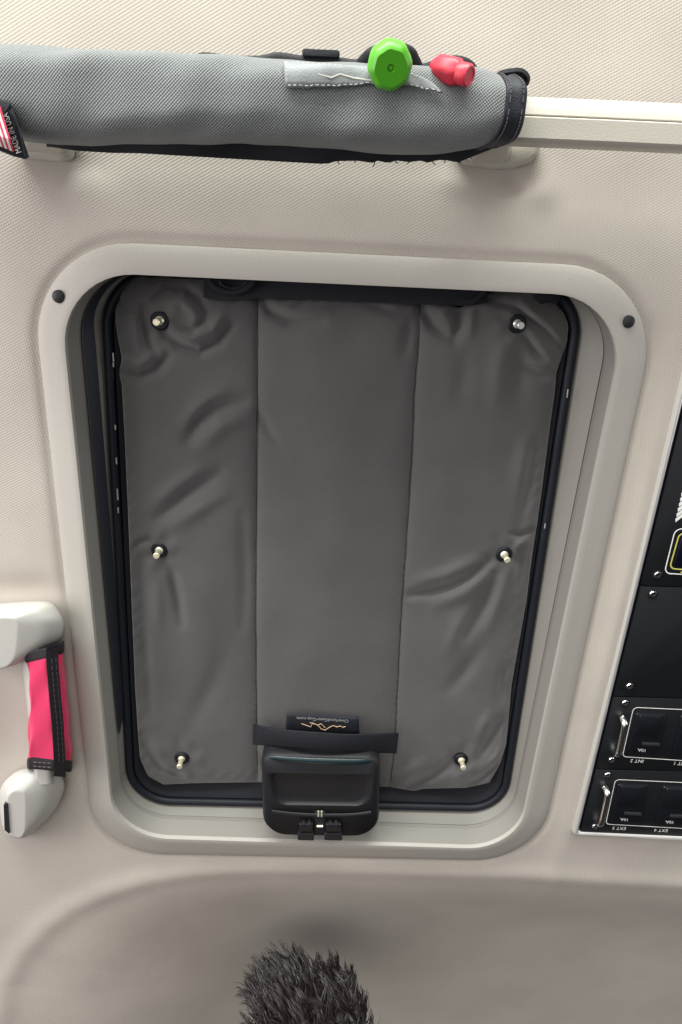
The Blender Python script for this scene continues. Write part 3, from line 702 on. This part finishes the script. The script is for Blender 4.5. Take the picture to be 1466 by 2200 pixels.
lettering('lettering', 'MADE IN USA', tag_pt(46, 326, .0018), tag_pt(16, 241, .0018), tag_pt(0, 290, .0018) - tag_pt(12, 286, .0018), M_white, tag_, squash=.0048)
# webbing loop at the right end
lp = [(1060, 178, .066), (1075, 166, .070), (1095, 160, .074), (1115, 160, .074), (1126, 172, .072), (1122, 188, .070), (1108, 196, .070), (1090, 194, .068), (1074, 188, .066)]
obj('end_loop', MB().ribbon(smooth_poly([P(*q) for q in lp], 40), .016, .0030, (0, .25, 1)), M_elastic, slv)
# elastic running along the top of the sleeve (holds the sticks)
el = [(404, 150, .040), (418, 132, .055), (440, 124, .072), (500, 131, .081), (560, 131, .081), (598, 124, .080), (650, 131, .080), (720, 134, .080), (765, 139, .080), (782, 128, .086), (800, 112, .092), (840, 100, .096), (880, 110, .092), (893, 130, .086), (905, 148, .082), (935, 140, .082), (958, 133, .084), (985, 131, .084), (1008, 140, .082), (1024, 160, .078)]
obj('elastic', MB().tube(smooth_poly([P(*q) for q in el], 140), .0042, 10, flat=.5), M_elastic, slv)
el2 = [(866, 178, .1045), (880, 172, .104), (896, 160, .100), (912, 150, .092)]
obj('elastic', MB().tube(smooth_poly([P(*q) for q in el2], 30), .0042, 10, flat=.45), M_elastic, slv)
obj('elastic_slider', MB().prism(rquad([(650, 108), (730, 112), (730, 127), (650, 124)], .078, .002, 4, 3), .008, .001), M_elastic, slv)

# ================================================================== LIGHT STICKS TUCKED UNDER THE ELASTIC
def hexring(c, ax, r, z, n=6, ph=0.0, sub=3):
    a = np.array(ax, float); a /= np.linalg.norm(a); e1 = np.cross(a, (1, .0, .0)); e1 /= np.linalg.norm(e1); e2 = np.cross(a, e1)
    cor = [c + a * z + r * (math.cos(ph + 2 * math.pi * k / n) * e1 + math.sin(ph + 2 * math.pi * k / n) * e2) for k in range(n)]
    return rpoly(cor, [r * .42] * n, 4, 2)
gs = thing('light_stick', 'green plastic stick with a dimpled octagonal cap, tucked under black elastic', 'light stick', P(838, 150, .10), 'light sticks held by the elastic')
ax = np.array([.05, -.42, .90]); c = P(838, 139, .120)
mb = MB().loft([hexring(c, ax, .0160, -.008, 8, .2), hexring(c, ax, .0184, -.003, 8, .2), hexring(c, ax, .0182, .004, 8, .2), hexring(c, ax, .0160, .008, 8, .2), hexring(c, ax, .0135, .0098, 8, .2), hexring(c, ax, .0032, .0098, 8, .2), hexring(c, ax, .0026, .0082, 8, .2), hexring(c, ax, .0012, .0092, 8, .2)], cap0=True, cap1=True)
obj('cap', mb, M_green, gs, angle=35)
mb = MB().lathe(c, [(.008, -.020), (.009, -.018), (.009, -.006)], 20, ax); obj('tube', mb, M_green, gs)
rsk = thing('light_stick', 'red plastic stick with a short round nub, right of the green one', 'light stick', P(985, 155, .085), 'light sticks held by the elastic')
c = P(974, 153, .109); ax = np.array([.62, -.22, .55]); ax /= np.linalg.norm(ax)
mb = MB().loft([hexring(c, ax, .0090, -.016, 6, .4), hexring(c, ax, .0112, -.013, 6, .4), hexring(c, ax, .0112, .003, 6, .4), hexring(c, ax, .009, .0065, 6, .4)], cap0=True, cap1=True)
obj('cap', mb, M_redpl, rsk, angle=35)
mb = MB().lathe(c, [(.0078, .005), (.0082, .008), (.0082, .0150), (.0070, .0168), (.0055, .0168), (.0050, .0160)], 24, ax); obj('nub', mb, M_redpl, rsk, angle=35)
mb = MB().lathe(c, [(.006, -.020), (.007, -.018), (.007, -.014)], 20, ax); obj('tube', mb, M_redpl, rsk)

# ================================================================== ASSIST GRIP ON THE LEFT
gr = thing('assist_grip', 'pale grey fold-down assist grip on the left of the headliner', 'assist grip', P(70, 1560, 0))
def cap(name, sections, par, bev=.007):
    rings = []
    for h, r, c in sections:
        q = [P(u, v, h) for u, v in c]; m = sum(q) / len(q); rings.append([m + (p - m) * 1.05 for p in q])
    top = [sum(rings[-1]) / len(rings[-1]) * .12 + p * .88 for p in rings[-1]]
    rings.append(top)
    o = obj(name, MB().loft(rings, cap0=True, cap1=True), M_grip, par, angle=180, subsurf=4)
    cr = o.data.attributes.new('crease_edge', 'FLOAT', 'EDGE'); cr.data.foreach_set('value', [.27] * len(o.data.edges))
    return o
cap('end_mount', [(.0, .006, ((-60, 1300), (40, 1292), (112, 1290), (136, 1330), (132, 1372), (60, 1415), (-60, 1430))),
    (.022, .008, ((-62, 1308), (36, 1300), (108, 1294), (134, 1332), (132, 1370), (62, 1418), (-62, 1436))),
    (.040, .006, ((-70, 1326), (26, 1318), (70, 1312), (98, 1335), (95, 1375), (40, 1430), (-70, 1442))),
    (.050, .006, ((-78, 1334), (8, 1328), (32, 1330), (38, 1345), (32, 1410), (14, 1436), (-78, 1442)))], gr)
lm = cap('end_mount', [(.0, .006, ((-5, 1690), (38, 1652), (125, 1648), (142, 1690), (120, 1742), (58, 1800), (5, 1790))),
    (.020, .007, ((0, 1696), (40, 1655), (120, 1650), (138, 1690), (116, 1742), (56, 1802), (10, 1794))),
    (.036, .006, ((10, 1704), (40, 1668), (92, 1660), (110, 1690), (95, 1742), (54, 1800), (16, 1794))),
    (.048, .006, ((14, 1712), (30, 1700), (50, 1702), (54, 1716), (54, 1786), (44, 1802), (20, 1794)))], gr)
obj('pivot_slot', MB().prism([P(u, v, .044) for u, v in ((12, 1722), (20, 1720), (24, 1784), (14, 1776))], .0062), M_plug, lm, smooth=False)
obj('pivot_hole', MB().lathe(P(41, 1693, .0370), [(.0022, -.002), (.0022, .0006)], 10), M_plug, lm)
mb = MB().loft([rpoly([P(u - 26, v, h) for u, v, h in ((x, y, .012), (x + 8, y - 3, .040), (x + 42, y - 6, .040), (x + 52, y - 3, .012))], [.006] * 4, 4, 2) for x, y in ((66, 1380), (80, 1500), (92, 1600), (96, 1690))], cap0=True, cap1=True)
obj('grip_bar', mb, M_grip, gr)

cv = thing('grip_cover', 'bright pink cloth cover with black hems wrapped round the assist grip', 'handle cover', P(100, 1540, .03))
# section corners: left-back, left-front, ridge, right, right-back
sec = [(1415, (54, 58, 101, 130, 136), (.020, .043, .050, .030, .010)), (1440, (56, 62, 103, 133, 140), (.018, .044, .052, .030, .008)), (1500, (60, 66, 108, 139, 147), (.014, .046, .054, .031, .006)),
       (1560, (61, 67, 114, 145, 152), (.014, .045, .054, .031, .006)), (1610, (60, 65, 117, 149, 156), (.014, .045, .053, .030, .006)), (1632, (61, 65, 118, 147, 154), (.018, .044, .051, .029, .008))]
def cov_loop(y, out=0.0, dv=0.0):
    us = [np.interp(y, [s[0] for s in sec], [s[1][k] for s in sec]) for k in range(5)]; hs = [np.interp(y, [s[0] for s in sec], [s[2][k] for s in sec]) for k in range(5)]
    tl = (-.12 * (us[3] - us[0]) if y < 1500 else 0)
    slope = np.interp(y, [1400, 1450, 1600, 1640], [-.42, -.1, .05, .08])
    c = [P(u + (out if k > 2 else (-out if k < 2 else 0)), y + dv + slope * (u - us[1]), h + out * .00045) for k, (u, h) in enumerate(zip(us, hs))]
    back = P((us[0] + us[4]) / 2, y + dv, .004)
    L = rpoly(c + [back], [.004, .007, .003, .004, .004, .004], 5, 5)
    for i, q in enumerate(L): q += np.array([.0008 * math.sin(y * .09 + i * .35), 0, .0009 * math.sin(y * .06 + i * .5)])
    return L
ysv = np.linspace(1412, 1636, 34)
obj('cover_cloth', MB().loft([cov_loop(y) for y in ysv], cap0=True, cap1=True), M_pink, cv, angle=50)
for ya, yb in ((1404, 1424), (1628, 1652)):
    hm = obj('hem', MB().loft([cov_loop(min(max(y, 1412), 1636), 2.2 if 0 < k < 5 else .5, y - min(max(y, 1412), 1636)) for k, y in enumerate(np.linspace(ya, yb, 6))], cap0=True, cap1=True), M_hem, cv, angle=50)
def ridge(y, off, out):
    us = [np.interp(y, [s[0] for s in sec], [s[1][k] for s in sec]) for k in range(5)]; hs = [np.interp(y, [s[0] for s in sec], [s[2][k] for s in sec]) for k in range(5)]
    slope = np.interp(y, [1400, 1450, 1600, 1640], [-.42, -.1, .05, .08])
    u = us[2] + off; h = hs[2] + (hs[3] - hs[2]) * max(0, off) / (us[3] - us[2]) + (hs[1] - hs[2]) * max(0, -off) / (us[2] - us[1])
    return P(u, y + slope * (u - us[1]), h + out)
g = [[ridge(y, o, z) for o, z in ((-3, .0003), (-2, .0026), (6, .0030), (14, .0034), (22, .0030), (23.5, .0003))] for y in np.linspace(1412, 1664, 40)]
fl = obj('closure_flap', MB().grid(g), M_hem, cv, angle=60)
mb = MB()
for o in (9, 18):
    for y in np.arange(1428, 1636, 11): mb.tube([ridge(y, o, .0036), ridge(y + 7, o, .0036)], .0005, 5)
obj('stitching', mb, M_stitch, fl)
mb = MB()
for dy in (1637, 1646):
    for o in (-46, -36, -26, -16): mb.tube([ridge(1632, o, .0022) + (P(100, dy, .05) - P(100, 1632, .05)), ridge(1632, o + 7, .0022) + (P(100, dy, .05) - P(100, 1632, .05))], .0005, 5)
obj('stitching', mb, M_stitch, cv)

# ================================================================== SWITCH PANEL ON THE RIGHT
sp = thing('switch_panel', 'black overhead switch panel edged in bright metal trim at right', 'switch panel', P(1400, 1600, 0))
PH = .010
out_c = [(1487, 740), (1760, 750), (1600, 1812), (1231, 1796)]
o_out = rquad(out_c, PH, [.008, .008, .008, .006], 6, 6); o_in = rquad([(1497, 744), (1750, 754), (1590, 1804), (1243, 1788)], PH, [.006, .006, .006, .004], 6, 6)
mb = MB().loft([[q + np.array([0, 0, -.018]) for q in o_out], [q + np.array([0, 0, -.002]) for q in o_out], mixl(o_out, o_in, .25, .0012), mixl(o_out, o_in, .6, .0012), mixl(o_out, o_in, .95, -.0004), [q + np.array([0, 0, -.004]) for q in o_in]])
obj('trim', mb, M_trim, sp, angle=60)
obj('chassis', MB().prism([q + np.array([0, 0, -.02]) for q in o_in], .0165), M_hole, sp)
edge = lambda v: np.interp(v, [744, 1256, 1493, 1649, 1788], [1499, 1375, 1316, 1279, 1245])
def plate(v0, v1):
    e0, e1 = edge(v0), edge(v1); s0 = .02
    r = 330
    c = [(e0, v0), (e0 + r, v0 + .026 * r), (e1 + r, v1 + .032 * r), (e1, v1)]
    return obj('faceplate', MB().prism(rquad(c, PH - .0045, .002, 4, 4), .0035, .0007), M_panel, sp, angle=30)
plates = [plate(758, 1255), plate(1257.5, 1492), plate(1494.5, 1647.5), plate(1650, 1787)]
FZ = PH - .001
def screw(u, v, par):
    c = P(u, v, FZ)
    s = obj('screw', MB().lathe(c, [(.0046, -.001), (.0046, .0012), (.0040, .0022), (.0026, .0024), (.0022, .0006), (.0004, .0004)], 18), M_chrome, par, angle=30)
    obj('washer', MB().lathe(c, [(.0064, -.001), (.0064, .0006), (.0058, .0009), (.0046, .0009)], 20), M_panel, s)
for u, v, k in ((1413, 1235, 0), (1403, 1276, 1), (1353, 1474, 1), (1343.5, 1510, 2), (1314.5, 1632, 2), (1305.5, 1664.5, 3), (1279, 1775, 3)): screw(u, v, plates[k])
def outline(corners, w, m, par, rad=.006, name='outline'):
    L = rquad(corners, FZ + .0006, rad, 8, 6)
    return obj(name, MB().tube(L, w, 6, closed=True, flat=.4), m, par)
outline([(1362, 1520), (1560, 1529), (1540, 1639), (1338, 1626)], .00055, M_white, plates[2])
outline([(1323, 1675), (1520, 1684), (1500, 1782), (1302, 1771)], .00055, M_white, plates[3])
outline([(1452, 1136), (1560, 1140), (1538, 1238), (1428, 1232)], .0007, M_white, plates[0], .008)
yo = outline([(1461, 1145), (1560, 1149), (1538, 1228), (1439, 1222)], .0009, M_yellow, plates[0], .007, 'port_ring')
obj('port', MB().prism(rquad([(1466, 1150), (1560, 1153), (1540, 1223), (1445, 1217)], FZ, .006, 6, 4), .0012, .0008), M_hole, yo)
mb = MB()
mb.tube([P(1464, 1230, FZ + .0006), P(1478, 1231, FZ + .0006)], .001, 6); obj('port_mark', mb, M_yellow, yo)
mb = MB()
for k in range(7):
    v = 1040 + k * 11; x0 = 1466 - (v - 1040) * .23
    mb.prism([P(x0 + 1, v + 9, FZ), P(x0 + 42, v - 24, FZ), P(x0 + 44, v - 17.5, FZ), P(x0 + 1, v + 15.5, FZ)], .0006)
obj('hatch_marks', mb, M_white, plates[0], smooth=False)
def switch(corners, par):
    (a, b, c, d) = [np.array(q, float) for q in corners]
    def q(s, t): return tuple((1 - s) * (1 - t) * a + s * (1 - t) * b + s * t * c + (1 - s) * t * d)
    o = obj('rocker_switch', MB().prism(rquad([q(0, 0), q(1, 0), q(1, 1), q(0, 1)], FZ, .003, 4, 3), .003, .0012), M_switch, par, angle=30)
    obj('rocker_pad', MB().prism(rquad([q(.12, .05), q(.86, .05), q(.86, .52), q(.12, .52)], FZ + .003, .002, 4, 3), .0026, .0010), M_switch, o, angle=30)
    obj('indicator', MB().prism(rquad([q(.42, .76), q(.98, .76), q(.98, .83), q(.42, .83)], FZ + .003, .0008, 3, 2), .0012, .0005), M_slot, o, angle=30)
    return o, q
sw = []
for corners, k in ((((1366, 1531), (1432, 1534), (1416, 1617), (1348, 1612)), 2), (((1462, 1536), (1530, 1539), (1514, 1622), (1444, 1618)), 2),
                   (((1327, 1683), (1391, 1686), (1377, 1766), (1311, 1761)), 3), (((1424, 1688), (1490, 1691), (1476, 1771), (1408, 1767)), 3)):
    o, q = switch(corners, plates[k])
    a = P(*q(.56, .94), FZ + .0035); b = P(*q(.32, .935), FZ + .0035)
    lettering('lettering', '10A', a, b, P(1400, 1610, FZ) - P(1400, 1600, FZ), M_white, o)
def ptext(t, a, b, k):
    pa, pb = P(*a, FZ + .0006), P(*b, FZ + .0006)
    lettering('lettering', t, pa, pb, P(1400 - 2, 1610, FZ) - P(1400, 1600, FZ), M_white, plates[k], shear=.1)
ptext('INT 2', (1384, 1632.5), (1356, 1631.5), 2); ptext('INT 1', (1477, 1638), (1450, 1637), 2)
ptext('EXT 5', (1346, 1777.5), (1317, 1776.5), 3); ptext('EXT 4', (1436, 1782), (1407, 1781), 3)
for bp, k in (((1333, 1536), 2), ((1296, 1686), 3)):
    u, v = bp; dd = (0, 0) if k == 2 else (1, -1)
    pth = [(u + 2, v, FZ - .001), (u + 4, v + 6, FZ + .008), (u + 9, v + 17, FZ + .016), (u + 9, v + 28, FZ + .018), (u + 2, v + 60, FZ + .018), (u - 4, v + 84, FZ + .017), (u - 10, v + 84, FZ + .010), (u - 15, v + 77, FZ - .001)]
    obj('guard_bar', MB().tube(smooth_poly([P(*q) for q in pth], 40), .0040, 14, flat=.75), M_chrome, plates[k])

# ================================================================== PERSON BELOW
pz = .085
hc = P(652, 2098, pz - .128)
pr = thing('person', 'person with short dark tousled hair, only the top of the head in view', 'person', hc + np.array([0, 0, .16]))
# body frame: up = towards the roof (-h), face turned to the left of the photograph and a little towards the viewer
upv = np.array([.05, .10, -1.0]); upv /= np.linalg.norm(upv)
fw = np.array([-.80, -.55, .0]); fw -= upv * (fw @ upv); fw /= np.linalg.norm(fw); rt = np.cross(fw, upv)
hc = hc - upv * .128
def hp(a, b, c): return hc + rt * a + fw * b + upv * c
rings = []
prof = [(-.30, .20, .10, -.03), (-.27, .185, .095, -.03), (-.235, .12, .08, -.025), (-.21, .068, .066, -.018), (-.17, .060, .062, -.012), (-.13, .060, .064, -.004), (-.115, .050, .080, .012), (-.10, .055, .092, .012), (-.07, .066, .098, .006), (-.035, .073, .099, .0), (0, .077, .099, -.002), (.03, .079, .099, -.004), (.055, .076, .094, -.006), (.078, .067, .082, -.008), (.095, .05, .062, -.008), (.106, .028, .036, -.008), (.110, .006, .008, -.008)]
for c, ra, rb, sh_ in prof:
    L = []
    for q in np.linspace(0, 2 * math.pi, 48, endpoint=False):
        a, b = ra * math.sin(q), rb * math.cos(q) + sh_
        f = max(0, math.cos(q)); nose = .024 * math.exp(-((c + .045) / .018) ** 2) * math.exp(-(a / .012) ** 2) if f > .5 else 0
        nose += .008 * math.exp(-((c + .02) / .02) ** 2) * math.exp(-(a / .009) ** 2) if f > .5 else 0
        eye = -.010 * math.exp(-((c + .0) / .013) ** 2) * (math.exp(-((a - .031) / .014) ** 2) + math.exp(-((a + .031) / .014) ** 2)) if f > .3 else 0
        brow = .004 * math.exp(-((c - .018) / .009) ** 2) * math.exp(-(a / .05) ** 2) if f > .3 else 0
        lip = .005 * math.exp(-((c + .078) / .008) ** 2) * math.exp(-(a / .02) ** 2) if f > .5 else 0
        ear = .016 * math.exp(-((c + .012) / .028) ** 2) * math.exp(-((b - .0) / .014) ** 2)
        L.append(hp(a + math.copysign(ear, a), b + nose + eye + brow + lip, c))
    rings.append(L)
obj('body', MB().loft(rings, cap0=True, cap1=True), M_skin, pr, angle=180, subsurf=1)
rr = random.Random(5)
def strand(mb, root, tip_dir, ln, r0, bend):
    d = tip_dir / np.linalg.norm(tip_dir); q = [root + d * ln * t + bend * ln * t * t for t in (0, .25, .5, .75, 1)]
    mb.tube(q, [r0, r0 * .95, r0 * .8, r0 * .5, r0 * .12], 4)
hm, hg = MB(), MB()
cap_rings = []
def scalp(th, ph, k=1.0):
    # th from the crown, ph round the head (0 = forehead)
    sq = max(0.0, math.sin(th)) ** .62
    a = .080 * sq * math.sin(ph); b = .100 * sq * math.cos(ph) - .006; c = .109 * math.cos(th)
    return hp(a * k, b * k, c * k)
for th in np.linspace(.02, 1.75, 22):
    cap_rings.append([scalp(min(th, 1.75 if math.cos(p) < .35 else .62 + .75 * (1 - math.cos(p))), p, 1.06) for p in np.linspace(0, 2 * math.pi, 40, endpoint=False)])
hair_base = MB().loft(cap_rings, cap0=True)
hm.add(hair_base.v, hair_base.f)
def hairline(ph): return 1.75 if math.cos(ph) < .35 else .62 + .75 * (1 - math.cos(ph))
clumps = []
for k in range(560):
    ph = rr.uniform(-math.pi, math.pi); th = math.acos(1 - rr.random() * (1 - math.cos(hairline(ph))))
    root = scalp(th, ph, 1.0); nrm = scalp(th, ph, 1.2) - root; nrm /= np.linalg.norm(nrm)
    lean = np.array([-.62, .1, -.1]) + np.array([rr.gauss(0, .30) for _ in range(3)])
    ln = rr.uniform(.024, .060) * (1.15 if th < .6 else .85)
    d = nrm * .75 + upv * .35 + lean; d /= np.linalg.norm(d)
    for j in range(rr.randint(9, 16)):
        th2, ph2 = th + rr.gauss(0, .055), ph + rr.gauss(0, .055) / max(.25, math.sin(th))
        if th2 < .01 or th2 > hairline(ph2) + .08: continue
        rt0 = scalp(th2, ph2, 1.02); tip = root + d * ln * rr.uniform(.7, 1.05) + np.array([rr.gauss(0, .0018) for _ in range(3)])
        if rr.random() < .05: tip = tip + np.array([rr.gauss(0, .009) for _ in range(3)])
        up_ = nrm * ln * .32 + rt * rr.gauss(0, .003)
        pts_ = [lerp(rt0, tip, t) + up_ * (4 * t * (1 - t)) * .6 for t in (0, .2, .45, .7, .88, 1)]
        r0 = rr.uniform(.0005, .0010)
        hm.tube(pts_, [r0, r0, r0 * .9, r0 * .7, r0 * .4, r0 * .1], 4)
obj('hair', hm, M_hair, pr, fix=False)
rt0 = hp(-.01, .0, .105)
obj('grey_strand', MB().tube([rt0 + upv * t * .06 + np.array([-.028 * t * t, 0, 0]) for t in (0, .3, .6, .85, 1)], [.0009, .0009, .0008, .0006, .0003], 5), M_hair_g, pr)
for t_ in THINGS:
    if '_base' in t_: del t_['_base']
